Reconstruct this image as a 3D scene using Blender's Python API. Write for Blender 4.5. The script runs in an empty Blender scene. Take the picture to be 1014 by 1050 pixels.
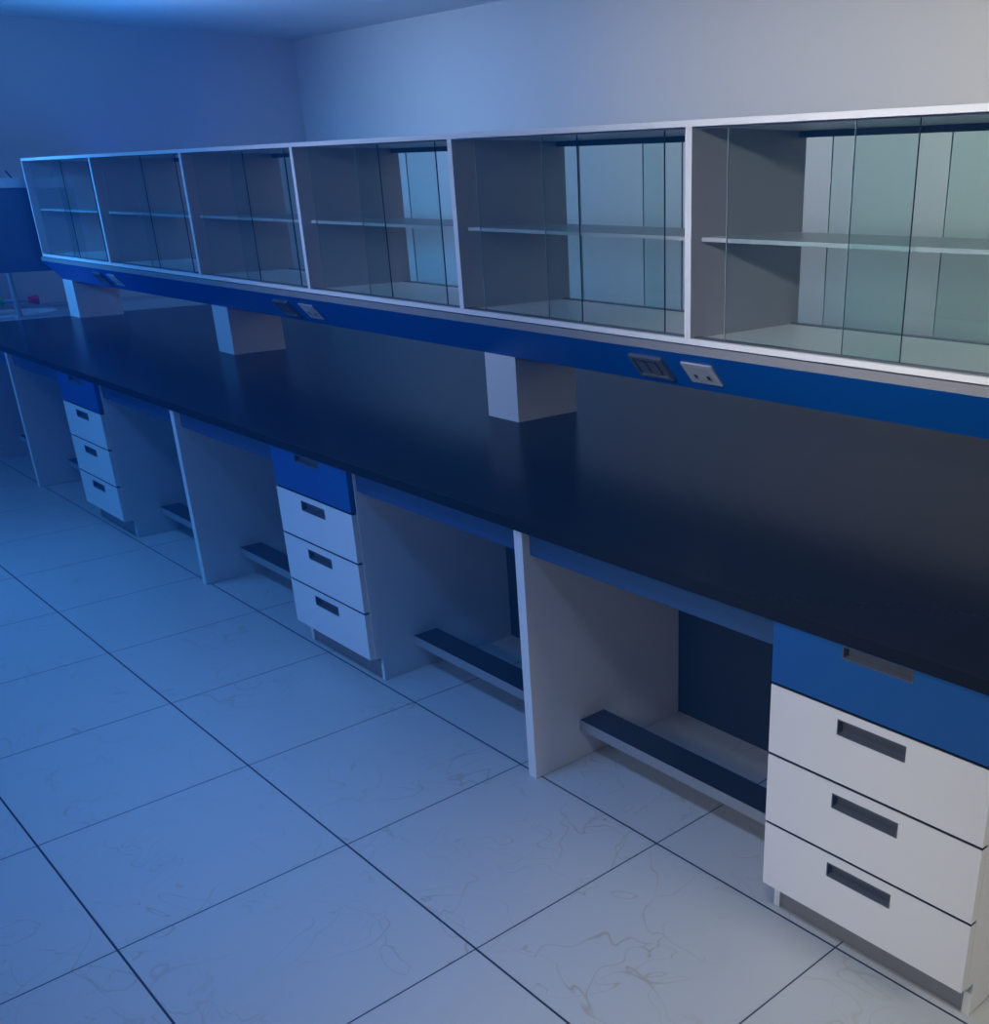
import bpy, bmesh, math, random
from mathutils import Matrix, Vector

S = bpy.context.scene
C = S.collection

# ------------------------------------------------------------------ camera
FPX, PX, PY = 1064.51, 671.74, 663.24
YAW, PITCH, ROLL = 0.7924, -0.4235, -0.0066
LOC = Vector((5.2903, -1.6673, 1.6614))
sy, cy, sp, cp = math.sin(YAW), math.cos(YAW), math.sin(PITCH), math.cos(PITCH)
fwd = Vector((-sy * cp, cy * cp, sp))
rt = Vector((cy, sy, 0))
up = rt.cross(fwd)
r2 = rt * math.cos(ROLL) + up * math.sin(ROLL)
u2 = up * math.cos(ROLL) - rt * math.sin(ROLL)
cam = bpy.data.cameras.new('camera')
co = bpy.data.objects.new('camera', cam)
C.objects.link(co)
m = Matrix((r2, u2, -fwd)).transposed().to_4x4()
m.translation = LOC
co.matrix_world = m
cam.sensor_fit = 'HORIZONTAL'
cam.sensor_width = 36
cam.lens = FPX / 1014 * 36
cam.shift_x = (507 - PX) / 1014
cam.shift_y = (PY - 525) / 1014
cam.clip_start = 0.02
S.camera = co

# ------------------------------------------------------------------ colour management, world, lamps
S.view_settings.view_transform = 'Standard'
S.view_settings.look = 'None'
S.view_settings.gamma = 1
S.view_settings.exposure = 0.0
S.view_settings.use_curve_mapping = False
S.cycles.use_denoising = True
S.cycles.max_bounces = 12
S.cycles.diffuse_bounces = 1
S.cycles.glossy_bounces = 4
S.cycles.transparent_max_bounces = 32
S.cycles.volume_bounces = 0

w = bpy.data.worlds.new('world')
S.world = w
w.use_nodes = True
w.node_tree.nodes['Background'].inputs[0].default_value = (0.02, 0.05, 0.12, 1)
w.node_tree.nodes['Background'].inputs[1].default_value = 0.0

# thin blue haze, added to tint the view and lift its darks
vs = w.node_tree.nodes.new('ShaderNodeVolumeScatter')
vs.inputs['Color'].default_value = (0.0, 0.25, 1.0, 1)
vs.inputs['Density'].default_value = 0.031
w.node_tree.links.new(vs.outputs[0], w.node_tree.nodes['World Output'].inputs['Volume'])


def lamp(name, loc, size, power, col, rot=(0, 0, 0)):
    l = bpy.data.lights.new(name, 'AREA')
    l.shape = 'RECTANGLE'
    l.size, l.size_y = size
    l.energy = power
    l.color = col
    o = bpy.data.objects.new(name, l)
    o.location = loc
    o.rotation_euler = rot
    C.objects.link(o)
    return o


LAMPS = (  # all out of view; blue colours put in to wash the left side blue
    ('unseen_lamp', (0.00, -1.30, 2.62), (0.90, 0.30), 10.5, (0.050, 0.280, 1.000), (0.1515, 0, 0.0000), 85),
    ('unseen_lamp', (1.30, -1.30, 2.62), (0.90, 0.30), 3.9, (0.050, 0.280, 1.000), (0.1515, 0, 0.0000), 85),
    ('unseen_lamp', (2.50, -1.30, 2.62), (0.90, 0.30), 7.5, (0.091, 0.311, 1.000), (0.1515, 0, 0.0000), 85),
    ('unseen_lamp', (3.60, -1.30, 2.62), (0.90, 0.30), 4.6, (0.050, 0.280, 1.000), (0.1515, 0, 0.0000), 85),
    ('unseen_lamp', (4.70, -1.30, 2.62), (0.90, 0.30), 6.0, (1.000, 0.970, 0.930), (0.1515, 0, 0.0000), 85),
    ('unseen_lamp', (-2.20, -3.40, 2.30), (0.90, 0.50), 7.5, (0.050, 0.280, 1.000), (1.1310, 0, 0.0000), 60),  # added fill row, hung low in front and aimed at the drawer fronts
    ('unseen_lamp', (-0.40, -3.40, 2.30), (0.90, 0.50), 3.2, (0.050, 0.280, 1.000), (1.1310, 0, 0.0000), 60),
    ('unseen_lamp', (1.20, -3.40, 2.30), (0.90, 0.50), 3.5, (0.050, 0.280, 1.000), (1.1310, 0, 0.0000), 60),
    ('unseen_lamp', (2.60, -3.40, 2.30), (0.90, 0.50), 5.0, (0.260, 0.436, 1.000), (1.1310, 0, 0.0000), 60),
    ('unseen_lamp', (-1.60, 0.90, 2.60), (1.20, 0.30), 12.0, (0.400, 0.550, 1.000), (1.3080, 0, 0.0000), 115),  # added washers brightening the back wall, from here on
    ('unseen_lamp', (-0.60, 1.40, 2.60), (1.20, 0.30), 2.2, (0.050, 0.280, 1.000), (1.2370, 0, 0.0000), 115),
    ('unseen_lamp', (0.60, 1.50, 2.60), (1.20, 0.30), 3.4, (0.906, 0.917, 1.000), (1.2181, 0, 0.0000), 115),
    ('unseen_lamp', (1.90, 1.50, 2.60), (1.20, 0.30), 5.9, (0.767, 0.814, 1.000), (1.2181, 0, 0.0000), 115),
    ('unseen_lamp', (3.20, 1.50, 2.60), (1.20, 0.30), 5.6, (1.000, 0.970, 0.930), (1.2181, 0, 0.0000), 115),
    ('unseen_lamp', (4.60, 1.50, 2.60), (1.20, 0.30), 4.1, (1.000, 0.970, 0.930), (1.2181, 0, 0.0000), 115),
    ('unseen_lamp', (-2.40, -2.40, 2.50), (0.80, 0.20), 13.3, (0.050, 0.280, 1.000), (1.2793, 0, 0.0000), 45),  # added narrow lamps brightening the cabinet fronts, from here on
    ('unseen_lamp', (-0.60, -2.40, 2.50), (0.80, 0.20), 3.2, (0.050, 0.280, 1.000), (1.2793, 0, 0.0000), 45),
    ('unseen_lamp', (1.00, -2.40, 2.50), (0.80, 0.20), 3.8, (0.346, 0.500, 1.000), (1.2793, 0, 0.0000), 45),
    ('unseen_lamp', (2.40, -2.40, 2.50), (0.80, 0.20), 1.6, (0.468, 0.591, 1.000), (1.2793, 0, 0.0000), 45),
    ('unseen_lamp', (3.80, -2.40, 2.50), (0.80, 0.20), 6.2, (0.848, 0.874, 1.000), (1.2793, 0, 0.0000), 45),
    ('unseen_lamp', (5.00, -2.40, 2.50), (0.80, 0.20), 0.9, (1.000, 0.970, 0.930), (1.2793, 0, 0.0000), 45),
    ('unseen_lamp', (0.60, -1.50, 2.00), (1.00, 0.50), 2.0, (1.000, 0.970, 0.930), (3.1416, 0, 0.0000), 170),  # added mid-air lamp facing up to brighten the ceiling
    ('unseen_lamp', (-2.20, 0.95, 1.81), (1.10, 0.08), 11.8, (0.050, 0.280, 1.000), (3.1416, 0, 0.0000), 170),  # added uplights lying hidden on the cabinet tops, from here on
    ('unseen_lamp', (-0.90, 0.95, 1.81), (1.10, 0.08), 11.4, (0.050, 0.280, 1.000), (3.1416, 0, 0.0000), 170),
    ('unseen_lamp', (0.30, 0.95, 1.81), (1.10, 0.08), 5.9, (0.082, 0.304, 1.000), (3.1416, 0, 0.0000), 170),
    ('unseen_lamp', (4.30, -3.00, 2.20), (0.60, 0.50), 2.2, (1.000, 0.970, 0.930), (1.0182, 0, 0.0000), 45),  # added lamp brightening the nearest drawers
    ('unseen_lamp', (6.60, 0.10, 1.70), (0.60, 0.60), 1.7, (1.000, 0.990, 0.980), (1.0259, 0, 1.5223), 50),  # added lamp brightening the right end of the bench
)
for nm, loc, size, p, col, rot, spread in LAMPS:
    lamp(nm, loc, size, p, col, rot).data.spread = math.radians(spread)


# ------------------------------------------------------------------ materials
def mat(name, col, rough=0.5, metal=0.0, spec=0.5, noise=0.0, nscale=60):
    M = bpy.data.materials.new(name)
    M.use_nodes = True
    nt = M.node_tree
    b = nt.nodes['Principled BSDF']
    b.inputs['Base Color'].default_value = (*col, 1)
    b.inputs['Roughness'].default_value = rough
    b.inputs['Metallic'].default_value = metal
    b.inputs['Specular IOR Level'].default_value = spec
    tc = nt.nodes.new('ShaderNodeTexCoord')
    n = nt.nodes.new('ShaderNodeTexNoise')
    n.inputs['Scale'].default_value = nscale
    n.inputs['Detail'].default_value = 3
    nt.links.new(tc.outputs['Object'], n.inputs['Vector'])
    mx = nt.nodes.new('ShaderNodeMixRGB')
    k = 1 - noise
    mx.inputs['Color1'].default_value = (col[0] * k, col[1] * k, col[2] * k, 1)
    mx.inputs['Color2'].default_value = (*[min(1, c * (1 + noise)) for c in col], 1)
    nt.links.new(n.outputs['Fac'], mx.inputs['Fac'])
    nt.links.new(mx.outputs['Color'], b.inputs['Base Color'])
    return M


WALL = mat('wall_paint', (0.62, 0.62, 0.615), 0.7, noise=0.01, nscale=8)
CEIL = mat('ceiling_paint', (0.92, 0.92, 0.93), 0.8, noise=0.01, nscale=8)
WHITE = mat('white_laminate', (0.78, 0.78, 0.79), 0.45, noise=0.015)
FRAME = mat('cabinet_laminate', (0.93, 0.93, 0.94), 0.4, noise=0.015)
POST = mat('pedestal_laminate', (0.74, 0.74, 0.75), 0.5, noise=0.02)
GREY = mat('grey_fascia', (0.29, 0.29, 0.30), 0.5, noise=0.02)
BLUEM = mat('blue_laminate', (0.003, 0.10, 0.43), 0.35, noise=0.02)
BLUED = mat('blue_drawer_laminate', (0.008, 0.085, 0.30), 0.45, noise=0.02)
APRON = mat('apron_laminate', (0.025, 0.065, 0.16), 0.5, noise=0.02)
BLACK = mat('black_resin_worktop', (0.013, 0.013, 0.014), 0.24, noise=0.10, nscale=140, spec=0.03)
SHADE_DARK = mat('shade_dark_panel', (0.014, 0.016, 0.02), 0.6, noise=0.03)  # near black painted for the shade in knee spaces and drawer gaps
FOOT = mat('footrest_lit_edge', (0.26, 0.28, 0.30), 0.45, noise=0.03)  # pale tone painted on the footrest edge that faces the light
KICK = mat('shaded_kickboard', (0.24, 0.245, 0.26), 0.4, noise=0.03)  # grey stands in for the shade under the drawer overhang
INSIDE = mat('cabinet_side_shaded', (0.54, 0.56, 0.59), 0.5, noise=0.02)  # white board toned down to paint the shade inside the cabinets
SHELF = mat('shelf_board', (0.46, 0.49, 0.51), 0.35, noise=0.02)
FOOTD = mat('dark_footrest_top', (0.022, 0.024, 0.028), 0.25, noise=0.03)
TRACK = mat('aluminium_track', (0.16, 0.17, 0.18), 0.4, 0.6, noise=0.03)
CUP = mat('grey_handle_metal', (0.115, 0.122, 0.14), 0.4, 0.3, noise=0.03)
RIM = mat('handle_rim_metal', (0.30, 0.31, 0.33), 0.35, 0.5, noise=0.03)
SOCKW = mat('white_socket_plastic', (0.48, 0.49, 0.52), 0.35, noise=0.01)
SOCKB = mat('black_socket_plastic', (0.055, 0.06, 0.07), 0.4, noise=0.03)
SOCKF = mat('dark_flap_plastic', (0.12, 0.125, 0.14), 0.35, noise=0.03)
HOLE = mat('socket_hole', (0.01, 0.01, 0.01), 0.6)
RACK = mat('rack_panel', (0.10, 0.13, 0.19), 0.22, noise=0.03)
RACKT = mat('rack_rim', (0.62, 0.64, 0.68), 0.45, noise=0.02)
CERAM = mat('sink_ceramic', (0.72, 0.73, 0.75), 0.2, noise=0.01)
SINKTOP = mat('sink_worktop', (0.42, 0.44, 0.47), 0.35, noise=0.03)
TAPM = mat('tap_epoxy', (0.40, 0.42, 0.46), 0.3, 0.4, noise=0.02)
RED = mat('red_knob', (0.62, 0.01, 0.03), 0.35, noise=0.02)
GREEN = mat('green_knob', (0.01, 0.50, 0.04), 0.35, noise=0.02)


def glass_mat():
    M = bpy.data.materials.new('green_tinted_glass')
    M.use_nodes = True
    nt = M.node_tree
    nt.nodes.clear()
    out = nt.nodes.new('ShaderNodeOutputMaterial')
    mix = nt.nodes.new('ShaderNodeMixShader')
    tr = nt.nodes.new('ShaderNodeBsdfTransparent')
    gl = nt.nodes.new('ShaderNodeBsdfGlossy')
    fr = nt.nodes.new('ShaderNodeFresnel')
    no = nt.nodes.new('ShaderNodeTexNoise')
    no.inputs['Scale'].default_value = 4
    rp = nt.nodes.new('ShaderNodeValToRGB')
    rp.color_ramp.elements[0].color = (0.915, 0.972, 0.96, 1)
    rp.color_ramp.elements[1].color = (0.925, 0.976, 0.966, 1)
    nt.links.new(no.outputs['Fac'], rp.inputs['Fac'])
    nt.links.new(rp.outputs['Color'], tr.inputs['Color'])
    gl.inputs['Roughness'].default_value = 0.03
    gl.inputs['Color'].default_value = (1, 1, 1, 1)
    fr.inputs['IOR'].default_value = 1.5
    ge = nt.nodes.new('ShaderNodeNewGeometry')      # reflect on the outer faces of a pane only
    inv = nt.nodes.new('ShaderNodeMath')
    inv.operation = 'SUBTRACT'
    inv.inputs[0].default_value = 1
    mul = nt.nodes.new('ShaderNodeMath')
    mul.operation = 'MULTIPLY'
    nt.links.new(ge.outputs['Backfacing'], inv.inputs[1])
    nt.links.new(inv.outputs[0], mul.inputs[0])
    nt.links.new(fr.outputs[0], mul.inputs[1])
    nt.links.new(mul.outputs[0], mix.inputs[0])
    nt.links.new(tr.outputs[0], mix.inputs[1])
    nt.links.new(gl.outputs[0], mix.inputs[2])
    nt.links.new(mix.outputs[0], out.inputs[0])
    return M


GLASS = glass_mat()
GEDGE = mat('glass_pane_edge', (0.03, 0.06, 0.055), 0.2)
GEDGEL = mat('pane_edge_reflection', (0.40, 0.50, 0.50), 0.3)  # left edge painted pale for the reflection that starts there


def floor_mat():
    M = bpy.data.materials.new('veined_floor_tiles')
    M.use_nodes = True
    nt = M.node_tree
    L = nt.links.new
    b = nt.nodes['Principled BSDF']

    def node(t, **kw):
        n = nt.nodes.new(t)
        for k, v in kw.items():
            setattr(n, k, v)
        return n

    def mth(op, a, c=None, clamp=False):
        n = node('ShaderNodeMath', operation=op, use_clamp=clamp)
        for i, x in enumerate((a, c)):
            if x is None:
                continue
            if isinstance(x, (int, float)):
                n.inputs[i].default_value = x
            else:
                L(x, n.inputs[i])
        return n.outputs[0]
    geo = node('ShaderNodeNewGeometry')
    sep = node('ShaderNodeSeparateXYZ')
    L(geo.outputs['Position'], sep.inputs[0])

    def line(src, size, half):
        a = mth('DIVIDE', src, size)
        a = mth('ADD', a, 100.5)
        a = mth('FRACT', a)
        a = mth('SUBTRACT', a, 0.5)
        a = mth('ABSOLUTE', a)
        a = mth('MULTIPLY', a, size)
        return mth('LESS_THAN', a, half)
    lx = line(sep.outputs['X'], 0.6, 0.0021)
    ly = line(sep.outputs['Y'], 0.6037, 0.0028)
    g = mth('MAXIMUM', lx, ly)
    # tile index shifts the veining so every tile differs
    fx = mth('FLOOR', mth('DIVIDE', sep.outputs['X'], 0.6))
    fy = mth('FLOOR', mth('DIVIDE', sep.outputs['Y'], 0.6037))
    comb = node('ShaderNodeCombineXYZ')
    L(mth('ADD', sep.outputs['X'], mth('MULTIPLY', fx, 0.37)), comb.inputs[0])
    L(mth('ADD', sep.outputs['Y'], mth('MULTIPLY', fy, 1.73)), comb.inputs[1])
    L(mth('ADD', mth('MULTIPLY', fx, 1.3), mth('MULTIPLY', fy, 2.1)), comb.inputs[2])

    def vein(scale, dist, width, off):
        n = node('ShaderNodeTexNoise')
        n.inputs['Scale'].default_value = scale
        n.inputs['Detail'].default_value = 2.5
        n.inputs['Roughness'].default_value = 0.5
        n.inputs['Distortion'].default_value = dist
        ad = node('ShaderNodeVectorMath', operation='ADD')
        ad.inputs[1].default_value = (off, off * 0.7, off * 1.9)
        L(comb.outputs[0], ad.inputs[0])
        L(ad.outputs[0], n.inputs['Vector'])
        a = mth('ABSOLUTE', mth('SUBTRACT', n.outputs['Fac'], 0.5))
        return mth('SUBTRACT', 1.0, mth('DIVIDE', a, width), clamp=True)
    v = mth('MAXIMUM', mth('MAXIMUM', vein(1.7, 1.6, 0.0034, 0), vein(2.6, 1.1, 0.0038, 13)), vein(2.2, 1.3, 0.0030, 29))
    msk = node('ShaderNodeTexNoise')
    msk.inputs['Scale'].default_value = 2.6
    L(comb.outputs[0], msk.inputs['Vector'])
    v = mth('MULTIPLY', v, mth('MULTIPLY', mth('SUBTRACT', msk.outputs['Fac'], 0.32, clamp=True), 3.0, clamp=True))
    m1 = node('ShaderNodeMixRGB')
    m1.inputs['Color1'].default_value = (0.47, 0.495, 0.50, 1)
    m1.inputs['Color2'].default_value = (0.37, 0.345, 0.30, 1)
    L(v, m1.inputs['Fac'])
    m2 = node('ShaderNodeMixRGB')
    m2.inputs['Color2'].default_value = (0.02, 0.03, 0.05, 1)
    L(g, m2.inputs['Fac'])
    L(m1.outputs[0], m2.inputs['Color1'])
    L(m2.outputs[0], b.inputs['Base Color'])
    b.inputs['Roughness'].default_value = 0.38
    return M


FLOOR = floor_mat()


# ------------------------------------------------------------------ helpers
def add_box(bm, x0, x1, y0, y1, z0, z1):
    v = [bm.verts.new((x, y, z)) for x in (x0, x1) for y in (y0, y1) for z in (z0, z1)]
    for f in ((0, 1, 3, 2), (4, 6, 7, 5), (0, 4, 5, 1), (2, 3, 7, 6), (0, 2, 6, 4), (1, 5, 7, 3)):
        bm.faces.new([v[i] for i in f])


def box(*a):
    bm = bmesh.new()
    add_box(bm, *a)
    return bm


def add_prism(bm, pts, x0, x1):
    """outline of (y, z) points extruded along x"""
    a = [bm.verts.new((x0, y, z)) for y, z in pts]
    b = [bm.verts.new((x1, y, z)) for y, z in pts]
    n = len(pts)
    bm.faces.new(a)
    bm.faces.new(b[::-1])
    for i in range(n):
        bm.faces.new((a[i], b[i], b[(i + 1) % n], a[(i + 1) % n]))


def add_ring(bm, ox0, ox1, oz0, oz1, ix0, ix1, iz0, iz1, y0, y1):
    """board in the xz plane with a rectangular opening, from y0 to y1"""
    def loop(x0, x1, z0, z1, y):
        return [bm.verts.new(p) for p in ((x0, y, z0), (x1, y, z0), (x1, y, z1), (x0, y, z1))]
    of, ob = loop(ox0, ox1, oz0, oz1, y0), loop(ox0, ox1, oz0, oz1, y1)
    jf, jb = loop(ix0, ix1, iz0, iz1, y0), loop(ix0, ix1, iz0, iz1, y1)
    for i in range(4):
        k = (i + 1) % 4
        bm.faces.new((of[i], of[k], jf[k], jf[i]))
        bm.faces.new((ob[i], jb[i], jb[k], ob[k]))
        bm.faces.new((of[i], ob[i], ob[k], of[k]))
        bm.faces.new((jf[i], jf[k], jb[k], jb[i]))


def add_tube(bm, p0, p1, r0, r1=None, n=20):
    r1 = r0 if r1 is None else r1
    p0, p1 = Vector(p0), Vector(p1)
    d = p1 - p0
    q = d.to_track_quat('Z', 'Y').to_matrix().to_4x4()
    bmesh.ops.create_cone(bm, cap_ends=True, segments=n, radius1=r0, radius2=r1, depth=d.length,
                          matrix=Matrix.Translation((p0 + p1) / 2) @ q)


def obj(name, bm, material, parent=None, bevel=0.0, smooth=False, origin=None):
    bmesh.ops.recalc_face_normals(bm, faces=bm.faces[:])
    if origin is not None:
        bmesh.ops.translate(bm, vec=-Vector(origin), verts=bm.verts[:])
    me = bpy.data.meshes.new(name)
    bm.to_mesh(me)
    bm.free()
    if smooth:
        for p in me.polygons:
            p.use_smooth = True
    me.materials.append(material)
    o = bpy.data.objects.new(name, me)
    C.objects.link(o)
    if origin is not None:
        o.location = origin
    if parent:
        o.parent = parent
    if bevel:
        md = o.modifiers.new('bevel', 'BEVEL')
        md.width = bevel
        md.segments = 2
        md.limit_method = 'ANGLE'
    return o


def part(name, b, material, parent, org, bevel=0.0):
    bm = box(*b)
    bmesh.ops.translate(bm, vec=-Vector(org), verts=bm.verts[:])
    return obj(name, bm, material, parent, bevel)


def tag(o, label, cat, group=None, kind=None):
    if label:
        o['label'] = label
    if cat:
        o['category'] = cat
    if group:
        o['group'] = group
    if kind:
        o['kind'] = kind
    return o


def thing(name, loc, label, cat, group=None):
    o = bpy.data.objects.new(name, None)
    o.empty_display_size = 0.1
    o.location = loc
    C.objects.link(o)
    return tag(o, label, cat, group)


def struct(name, bm, m):
    return tag(obj(name, bm, m), None, None, None, 'structure')


def dup(root, loc, label):
    """copy of a thing with copies of its parts and sub-parts"""
    r = root.copy()
    C.objects.link(r)
    r.location = loc
    r['label'] = label
    for ch in list(root.children):
        c = ch.copy()
        C.objects.link(c)
        c.parent = r
        for g in list(ch.children):
            k = g.copy()
            C.objects.link(k)
            k.parent = c
    return r


# ------------------------------------------------------------------ the room
XW, YW, ZC = -3.75, 3.13, 2.715
XR, YN = 8.0, -4.2
struct('floor', box(XW - .1, XR, YN, YW + .1, -0.1, 0), FLOOR)
struct('ceiling', box(XW - .1, XR, YN, YW + .1, ZC, ZC + 0.1), CEIL)
struct('wall_far', box(XW - 0.1, XW, YN, YW + .1, 0, ZC), WALL)
struct('wall_back', box(XW, XR, YW, YW + 0.1, 0, ZC), WALL)
struct('wall_front', box(XW, XR, YN - 0.1, YN, 0, ZC), WALL)
struct('wall_near', box(XR, XR + 0.1, YN - .1, YW + .1, 0, ZC), WALL)

# ------------------------------------------------------------------ the bench
HU, HT = 0.789, 0.8226           # underside and top of the worktop
X0, X1 = -2.88, 4.57
YB = 1.765
tag(obj('worktop', box(X0, X1, -0.035, YB + .02, HU, HT), BLACK, bevel=0.003, origin=(0.8, 0.87, HU)),
    'long matt black resin worktop running the whole length of the lab bench', 'worktop')
tag(obj('bench_core', box(X0 + .05, X1 - .05, 0.60, YB - 0.02, 0, HU - .0005), SHADE_DARK, origin=(0.8, 1.2, 0)),
    'panelled core, painted dark for shade, behind the knee spaces under the worktop', 'bench panel')

D = (3.994, 1.633, -0.734)       # left ends of the drawer units
DW = 0.543
P = (3.068, 0.701, -1.650)       # left faces of the upright panels
TP = 0.036

names_p = ('white upright support panel standing between the two nearest knee spaces',
           'white upright support panel between the second and third drawer unit from the right',
           'leftmost white upright support panel, left of the far drawer unit')
p0 = None
for i, x in enumerate(P):
    o = obj('support_panel', box(x, x + TP, -0.022, 0.598, 0, HU - .0005), WHITE, bevel=0.0015, origin=(x, 0, 0)) if p0 is None else p0.copy()
    if p0 is None:
        p0 = o
    else:
        C.objects.link(o)
        o.location.x = x
    tag(o, names_p[i], 'panel', 'upright panels under the worktop')


def drawer_unit(label):
    t = thing('drawer_unit', (D[0], 0, 0), label, 'drawer unit', 'drawer pedestals under the worktop')
    sw = 0.018
    obj('carcass', box(sw, DW - sw, -0.006, 0.598, 0.092, HU - .0005), SHADE_DARK, t)  # painted dark as the shade seen through the drawer gaps
    for x in (0, DW - sw):
        bm = bmesh.new()
        add_prism(bm, [(-0.006, 0.092), (-0.006, HU - .0005), (0.598, HU - .0005), (0.598, 0.0005), (0.022, 0.0005), (0.022, 0.092)], x, x + sw)
        obj('side_panel', bm, WHITE, t, bevel=0.0008)
    obj('kickboard', box(sw, DW - sw, 0.030, 0.045, 0.0005, 0.092), KICK, t)
    zs = ((0.0955, 0.2685, WHITE), (0.2765, 0.4545, WHITE), (0.4625, 0.6335, WHITE), (0.6415, 0.7875, BLUED))
    hz = ((0.211, 0.247), (0.394, 0.430), (0.578, 0.614), (0.7565, 0.7845))
    for (z0, z1, mm), (a, b) in zip(zs, hz):
        bm = bmesh.new()
        hx0, hx1 = 0.184, 0.352
        add_ring(bm, 0.001, DW - 0.001, z0, z1, hx0, hx1, a, b, -0.027, -0.0065)
        d = obj('drawer', bm, mm, t)
        if mm is BLUED:
            d['label'] = 'blue drawer front just below the worktop'
        if mm is WHITE:           # dark strip standing in for the shade in the gap above the front
            obj('gap_shade', box(0.002, DW - 0.002, -0.0245, -0.0066, z1 + .0003, z1 + .0016), SHADE_DARK, d)
        bm = bmesh.new()          # recessed cup: a rim standing 1 mm proud and a tray
        r = 0.0022
        add_ring(bm, hx0 - .0005, hx1 + .0005, a - .0005, b + .0005, hx0 + r, hx1 - r, a + r, b - r, -0.0283, -0.010)
        add_box(bm, hx0 + .0005, hx1 - .0005, -0.0105, -0.0075, a + .0005, b - .0005)
        obj('handle', bm, CUP, d)
    return t


u0 = drawer_unit('nearest drawer unit, three white drawers under a blue one, at the right edge')
dup(u0, (D[1], 0, 0), 'middle drawer unit with one blue and three white drawers, second from the right')
dup(u0, (D[2], 0, 0), 'far drawer unit with blue top drawer, between the second and third upright panel')
dup(u0, (D[2] - 2.36, 0, 0), 'farthest drawer unit of which only the white side shows at the left edge')
# the last unit would run past the end of the worktop: shorten that copy
for o in S.objects:
    if o.parent is None and o.get('label', '').startswith('farthest drawer unit'):
        o.scale.x = 0.31 / DW
        o.location.x = -2.862


def run_between(x0, x1, which):
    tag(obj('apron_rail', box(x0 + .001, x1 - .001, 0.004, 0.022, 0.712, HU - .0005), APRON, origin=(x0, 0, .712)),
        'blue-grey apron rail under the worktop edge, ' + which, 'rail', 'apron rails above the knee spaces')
    t = thing('foot_rail', (x0, .2, .103), 'dark footrest board near the floor, ' + which, 'footrest', 'footrest boards in the knee spaces')
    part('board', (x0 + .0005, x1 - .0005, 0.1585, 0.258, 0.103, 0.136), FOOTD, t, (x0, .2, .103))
    k = part('lit_edge', (x0 + .0005, x1 - .0005, 0.156, 0.1583, 0.103, 0.136), FOOT, t, (x0, .2, .103))
    k['label'] = 'front edge in a paler, lit tone'


run_between(P[0] + TP, D[0], 'beside the nearest drawer unit')
run_between(D[1] + DW, P[0], 'between middle drawer unit and nearest panel')
run_between(P[1] + TP, D[1], 'just left of the middle drawer unit')
run_between(D[2] + DW, P[1], 'just right of the far drawer unit')
run_between(P[2] + TP, D[2], 'just left of the far drawer unit')
run_between(-2.552, P[2], 'behind the leftmost upright panel')

# ------------------------------------------------------------------ pedestals, service duct
pp = None
for x, lab in ((1.942, 'nearest white box pedestal carrying the blue service duct'),
               (-0.497, 'middle white box pedestal between the worktop and the blue duct'),
               (-2.880 + .002, 'farthest white box pedestal under the duct, next to the sink')):
    if pp is None:
        o = pp = obj('duct_pedestal', box(x, x + .1886, 0.731, 1.021, HT, 1.0638), POST, bevel=0.0012, origin=(x, .876, HT))
    else:
        o = pp.copy()
        C.objects.link(o)
        o.location.x = x
    tag(o, lab, 'pedestal', 'pedestals on the worktop')

BX0, BX1 = -2.857, 4.50
yc = 0.8762


def sym(pts):
    return pts + [(2 * yc - y, z) for y, z in reversed(pts)]


t = thing('service_duct', (BX0, yc, 1.064), 'long bright blue sloping service duct beneath the glass cabinets', 'service duct')
bm = bmesh.new()
add_prism(bm, sym([(0.731, 1.064), (0.622, 1.187)]), 0, BX1 - BX0)
bmesh.ops.translate(bm, vec=(0, -yc, -1.064), verts=bm.verts[:])
obj('duct_body', bm, BLUEM, t)
bm = bmesh.new()
add_prism(bm, sym([(0.624, 1.187), (0.624, 1.2115)]), 0, BX1 - BX0)
bmesh.ops.translate(bm, vec=(0, -yc, -1.064), verts=bm.verts[:])
f = obj('fascia', bm, GREY, t)
f['label'] = 'grey strip along the top of the duct'
bm = bmesh.new()
add_prism(bm, sym([(0.645, 1.2115), (0.645, 1.2155)]), 0.05, BX1 - BX0 - .05)
bmesh.ops.translate(bm, vec=(0, -yc, -1.064), verts=bm.verts[:])
obj('spacer', bm, TRACK, t)

# sockets on the sloping face of the duct
sl = Vector((0, 0.731 - 0.622, 1.064 - 1.187)).normalized()     # down the slope
nrm = Vector((0, -0.123, -0.109)).normalized()                  # out of the slope
ex = Vector((1, 0, 0))


def slope_frame(x, s):
    """matrix whose x runs along the duct, y down the slope, z outwards; s metres below the top edge"""
    o = Vector((x, 0.622, 1.187)) + sl * s
    m = Matrix((ex, sl, nrm)).transposed().to_4x4()
    if m.determinant() < 0:
        m = Matrix((ex, sl, nrm)).transposed().to_4x4()
    m.translation = o
    return m


def white_socket(label):
    t = thing('socket_outlet', (0, 0, 0), label, 'socket', 'white mains sockets on the duct')
    W, H = 0.127, 0.086
    obj('plate', box(0, W, 0, H, 0.0003, 0.007), SOCKW, t, bevel=0.002)
    bm = bmesh.new()
    for a, b, c, d in ((0.028, 0.100, 0.020, 0.0208), (0.028, 0.100, 0.066, 0.0668),
                       (0.028, 0.0288, 0.020, 0.0668), (0.0992, 0.100, 0.020, 0.0668)):
        add_box(bm, a, b, c, d, 0.0071, 0.0075)
    q = obj('outlet_outline', bm, CUP, t)
    q['label'] = 'fine grey outline around the outlets'
    obj('insert', box(0.030, 0.098, 0.022, 0.0645, 0.0071, 0.0083), SOCKW, t, bevel=0.0005)
    for a in (0.032, 0.083):
        obj('socket_hole', box(a, a + 0.013, 0.045, 0.060, 0.0084, 0.0088), HOLE, t)
    return t


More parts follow.
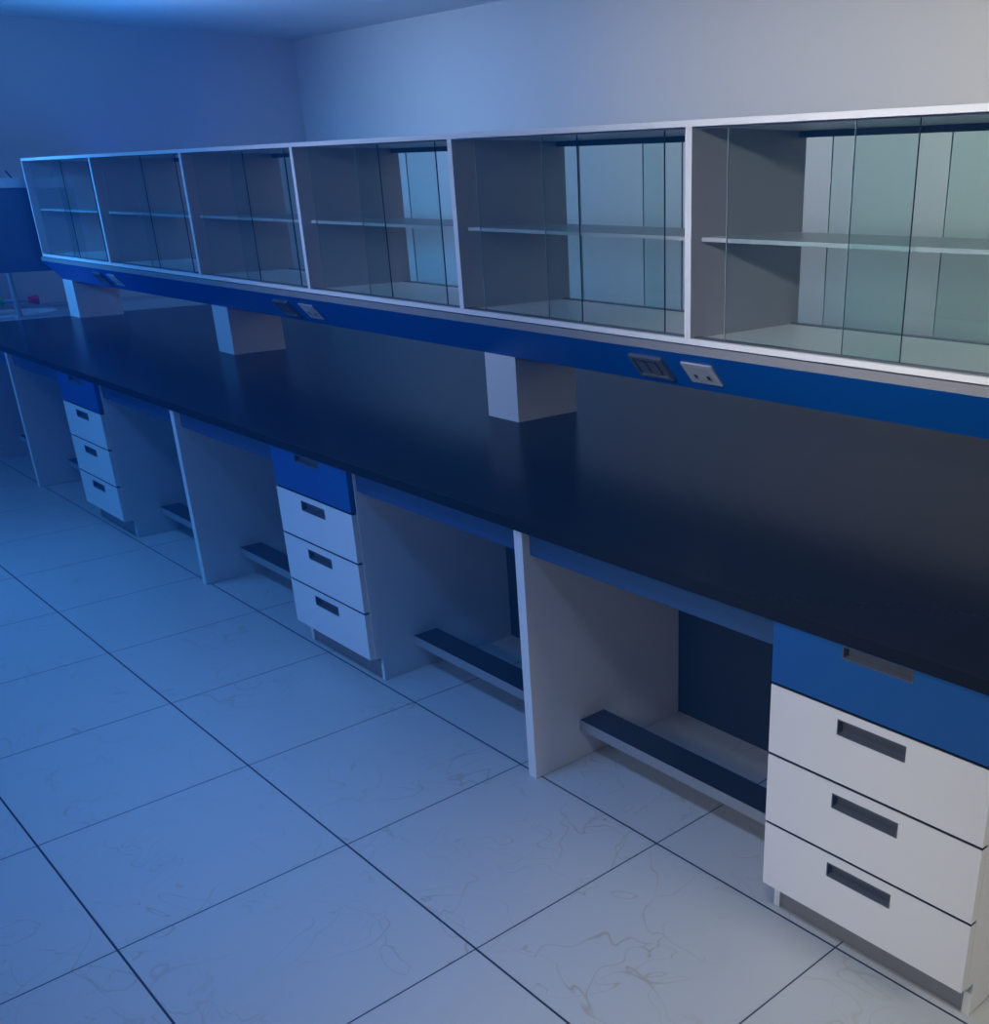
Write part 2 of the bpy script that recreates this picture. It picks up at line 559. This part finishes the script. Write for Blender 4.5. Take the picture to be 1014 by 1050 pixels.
def black_socket(label):
    t = thing('double_flap_socket', (0, 0, 0), label, 'socket', 'dark flap sockets on the duct')
    W, H = 0.145, 0.094
    bm = bmesh.new()
    # frame with open middle, in the slope's own x/y plane
    for a in ((0, W, 0, 0.011), (0, W, H - 0.011, H), (0, 0.010, 0.011, H - 0.011), (W - 0.010, W, 0.011, H - 0.011)):
        add_box(bm, *a, 0.0003, 0.012)
    obj('frame', bm, SOCKF, t)
    obj('backing', box(0.010, W - 0.010, 0.011, H - 0.011, 0.0003, 0.003), SOCKB, t)
    for a in (0.018, 0.068):
        obj('flap', box(a, a + 0.036, 0.024, 0.080, 0.0031, 0.009), SOCKF, t, bevel=0.001)
        obj('hinge', box(a - .003, a + 0.039, 0.016, 0.022, 0.0031, 0.011), SOCKB, t)
    obj('latch', box(0.112, 0.124, 0.018, 0.080, 0.0031, 0.007), SOCKF, t)
    return t


def put(t, x, s):
    t.matrix_world = slope_frame(x, s)


w0 = white_socket('white double mains socket nearest to the right, on the blue duct')
put(w0, 3.062, 0.036)
b0 = black_socket('dark flap socket just left of the nearest white socket')
put(b0, 2.838, 0.034)
for x, lw, lb in ((0.663, 'white mains socket on the duct above the middle of the bench', 'dark flap socket beside the middle white socket'),
                  (-1.738, 'small far white socket on the duct by the farthest pedestal', 'faint dark flap socket by the farthest pedestal')):
    a = dup(w0, (0, 0, 0), lw)
    put(a, x, 0.036)
    a = dup(b0, (0, 0, 0), lb)
    put(a, x - 0.245, 0.034)

# ------------------------------------------------------------------ glass fronted cabinets
YF, YBK = 0.6224, 1.1302
ZB, ZT = 1.2157, 1.8065
TB, TS = 0.0165, 0.0118
cabs = [
    (-2.807, -1.567, (-2.70, -2.13), (-2.26, -1.68), 'farthest glass cabinet, at the left end above the sink end of the bench'),
    (-1.567, -0.3055, (-1.44, -0.865), (-1.00, -0.4425), 'second glass cabinet from the far left end'),
    (-0.3055, 0.8305, (-0.20, 0.332), (0.17, 0.711), 'third glass cabinet from the left, above the middle pedestal'),
    (0.8305, 1.9745, (0.935, 1.476), (1.293, 1.844), 'fourth glass cabinet from the left, right of the middle sockets'),
    (1.9745, 3.1111, (2.093, 2.622), (2.44, 2.990), 'fifth glass cabinet, directly above the nearest pedestal and its sockets'),
    (3.1111, 4.3711, (3.239, 3.827), (3.641, 4.222), 'nearest and largest looking glass cabinet at the right edge'),
]


def pane(x0, x1, y, z0, z1, parent, org):
    th = 0.005
    bm = bmesh.new()
    e = 0.0012
    add_box(bm, x0 + e, x1 - e, y, y + th, z0, z1)
    bmesh.ops.translate(bm, vec=-Vector(org), verts=bm.verts[:])
    p = obj('glass_door', bm, GLASS, parent)
    for a in (x0, x1 - e):
        bm = box(a, a + e, y, y + th, z0, z1)
        bmesh.ops.translate(bm, vec=-Vector(org), verts=bm.verts[:])
        obj('ground_edge', bm, GEDGEL if a == x0 else GEDGE, p)


for x0, x1, A, B, lab in cabs:
    org = (x0, yc, ZB)
    t = thing('glass_cabinet', org, lab, 'cabinet', 'glass cabinets above the bench')
    a, b = x0 + .0003, x1 - .0003
    part('top_panel', (a, b, YF, YBK, ZT - TB, ZT), FRAME, t, org, .0006)
    part('bottom_panel', (a, b, YF, YBK, ZB, ZB + TB), FRAME, t, org, .0006)
    for e in (a, b - TS):
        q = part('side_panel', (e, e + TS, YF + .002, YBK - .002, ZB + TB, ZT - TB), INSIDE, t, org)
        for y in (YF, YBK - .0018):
            part('lit_edge', (e, e + TS, y, y + .0018, ZB + TB, ZT - TB), FRAME, q, org)  # separate strip keeps the bright lit tone beside the shaded side
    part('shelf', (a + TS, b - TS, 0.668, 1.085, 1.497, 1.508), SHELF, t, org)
    for y in (0.638, 1.092):
        k = part('door_track', (a + TS, b - TS, y, y + .022, ZB + TB, ZB + TB + .004), TRACK, t, org)
        k['label'] = 'dark lower sliding track'
    part('door_track', (a + TS, b - TS, 0.638, 0.66, ZT - TB - .004, ZT - TB), GREY, t, org)
    k = part('door_track', (a + TS, b - TS, 1.092, 1.114, ZT - TB - .018, ZT - TB), TRACK, t, org)
    k['label'] = 'dark upper track at the back'
    for (g0, g1), yy in ((A, 0.641), (B, 0.650), (A, 1.105), (B, 1.096)):
        pane(g0, g1, yy, ZB + TB + .005, ZT - TB - .005, t, org)

# ------------------------------------------------------------------ drying rack at the far end
RX = -2.92
t = thing('drying_rack', (RX, 0.87, 0.823), 'dark glossy upright drying rack with a pale top rim at the far bench end', 'drying rack')
o_ = (RX, 0.87, 0.823)
part('board', (RX - .02, RX, 0.36, 1.30, 1.118, 1.632), RACK, t, o_)
part('top_rim', (RX - .024, RX + .004, 0.36, 1.30, 1.632, 1.692), RACKT, t, o_, .002)
for y in (0.80, 0.95):
    part('upright', (RX - .05, RX - .022, y, y + .03, 0.8232, 1.64), RACKT, t, o_)
for j in range(6):
    y = 0.44 + j * 0.145
    bm = bmesh.new()
    add_tube(bm, (RX - .0245, y + .02, 1.66), (RX - .085, y - .012, 1.735), 0.005, n=10)
    bmesh.ops.translate(bm, vec=-Vector(o_), verts=bm.verts[:])
    k = obj('peg', bm, HOLE, t, smooth=True)
    k['label'] = 'short black peg'

# ------------------------------------------------------------------ sink unit and tap
SX0, SX1, SY0, SY1 = XW + .002, X0 - .004, -0.10, 2.20
t = thing('sink_unit', ((SX0 + SX1) / 2, 0.9, 0), 'pale sink counter with an oval basin against the far wall', 'sink')
o_ = t.location.copy()
part('cabinet_body', (SX0, SX1 - .02, SY0 + .02, SY1 - .02, 0, 0.60), WHITE, t, o_)
bm = bmesh.new()
cxs, cys, rx, ry = -3.40, 0.46, 0.20, 0.33
N = 64
ring, outer = [], []
rings = {}
for k in range(N):
    a = 2 * math.pi * k / N
    c, s = math.cos(a), math.sin(a)
    ring.append((cxs + rx * c, cys + ry * s))
    tx = (SX1 - cxs) / c if c > 1e-9 else ((SX0 - cxs) / c if c < -1e-9 else 1e9)
    ty = (SY1 - cys) / s if s > 1e-9 else ((SY0 - cys) / s if s < -1e-9 else 1e9)
    q = min(tx, ty)
    outer.append((cxs + c * q, cys + s * q))
it = [bm.verts.new((x, y, 0.815)) for x, y in ring]
ot = [bm.verts.new((x, y, 0.815)) for x, y in outer]
ib = [bm.verts.new((x, y, 0.785)) for x, y in ring]
ob_ = [bm.verts.new((x, y, 0.785)) for x, y in outer]
for k in range(N):
    j = (k + 1) % N
    bm.faces.new((it[k], it[j], ot[j], ot[k]))
    bm.faces.new((ib[k], ob_[k], ob_[j], ib[j]))
    bm.faces.new((ot[k], ot[j], ob_[j], ob_[k]))
    bm.faces.new((it[k], ib[k], ib[j], it[j]))
bmesh.ops.translate(bm, vec=-o_, verts=bm.verts[:])
obj('sink_top', bm, SINKTOP, t)
bm = bmesh.new()
prof = [(1.10, 0.8152), (1.09, 0.823), (1.04, 0.826), (0.99, 0.822), (0.96, 0.80), (0.88, 0.70), (0.6, 0.635), (0.05, 0.625)]
loops = []
for f_, z in prof:
    loops.append([bm.verts.new((cxs + rx * f_ * math.cos(2 * math.pi * k / N), cys + ry * f_ * math.sin(2 * math.pi * k / N), z)) for k in range(N)])
for A_, B_ in zip(loops, loops[1:]):
    for k in range(N):
        bm.faces.new((A_[k], A_[(k + 1) % N], B_[(k + 1) % N], B_[k]))
bm.faces.new(loops[-1])
bmesh.ops.translate(bm, vec=-o_, verts=bm.verts[:])
obj('basin', bm, CERAM, t, smooth=True)
part('splashback', (SX0, SX0 + .015, SY0, SY1, 0.8155, 0.84), SINKTOP, t, o_)

tx, ty_, tz = -3.06, 0.46, 0.8155
t = thing('lab_tap', (tx, ty_, tz), 'grey laboratory tap with one red and one green knob, beside the oval basin', 'tap')
o_ = Vector((tx, ty_, tz))


def tp(name, segs, material, label=None):
    bm = bmesh.new()
    for s in segs:
        add_tube(bm, *s)
    bmesh.ops.translate(bm, vec=-o_, verts=bm.verts[:])
    k = obj(name, bm, material, t, smooth=False)
    if label:
        k['label'] = label
    return k


tp('base', [((tx, ty_, tz), (tx, ty_, tz + .014), 0.034), ((tx, ty_, tz + .014), (tx, ty_, tz + .11), 0.022, 0.019)], TAPM)
segs = [((tx, ty_, tz + .10), (tx, ty_, tz + .40), 0.016)]
pts = [(tx - .07 + .07 * math.cos(a), ty_, tz + .40 + .07 * math.sin(a)) for a in [math.pi * k / 10 for k in range(11)]]
for a, b in zip(pts, pts[1:]):
    segs.append((a, b, 0.013))
segs.append((pts[-1], (pts[-1][0], ty_, tz + .33), 0.013, 0.009))
tp('spout', segs, TAPM)
tp('valve_arm', [((tx, ty_ - .085, tz + .112), (tx, ty_ + .085, tz + .112), 0.013), ((tx, ty_, tz + .09), (tx, ty_, tz + .125), 0.02)], TAPM)
tp('knob', [((tx, ty_ + .075, tz + .112), (tx, ty_ + .140, tz + .112), 0.020, 0.034)], RED, 'red knob')
tp('knob', [((tx, ty_ - .075, tz + .112), (tx, ty_ - .140, tz + .112), 0.020, 0.034)], GREEN, 'green knob')
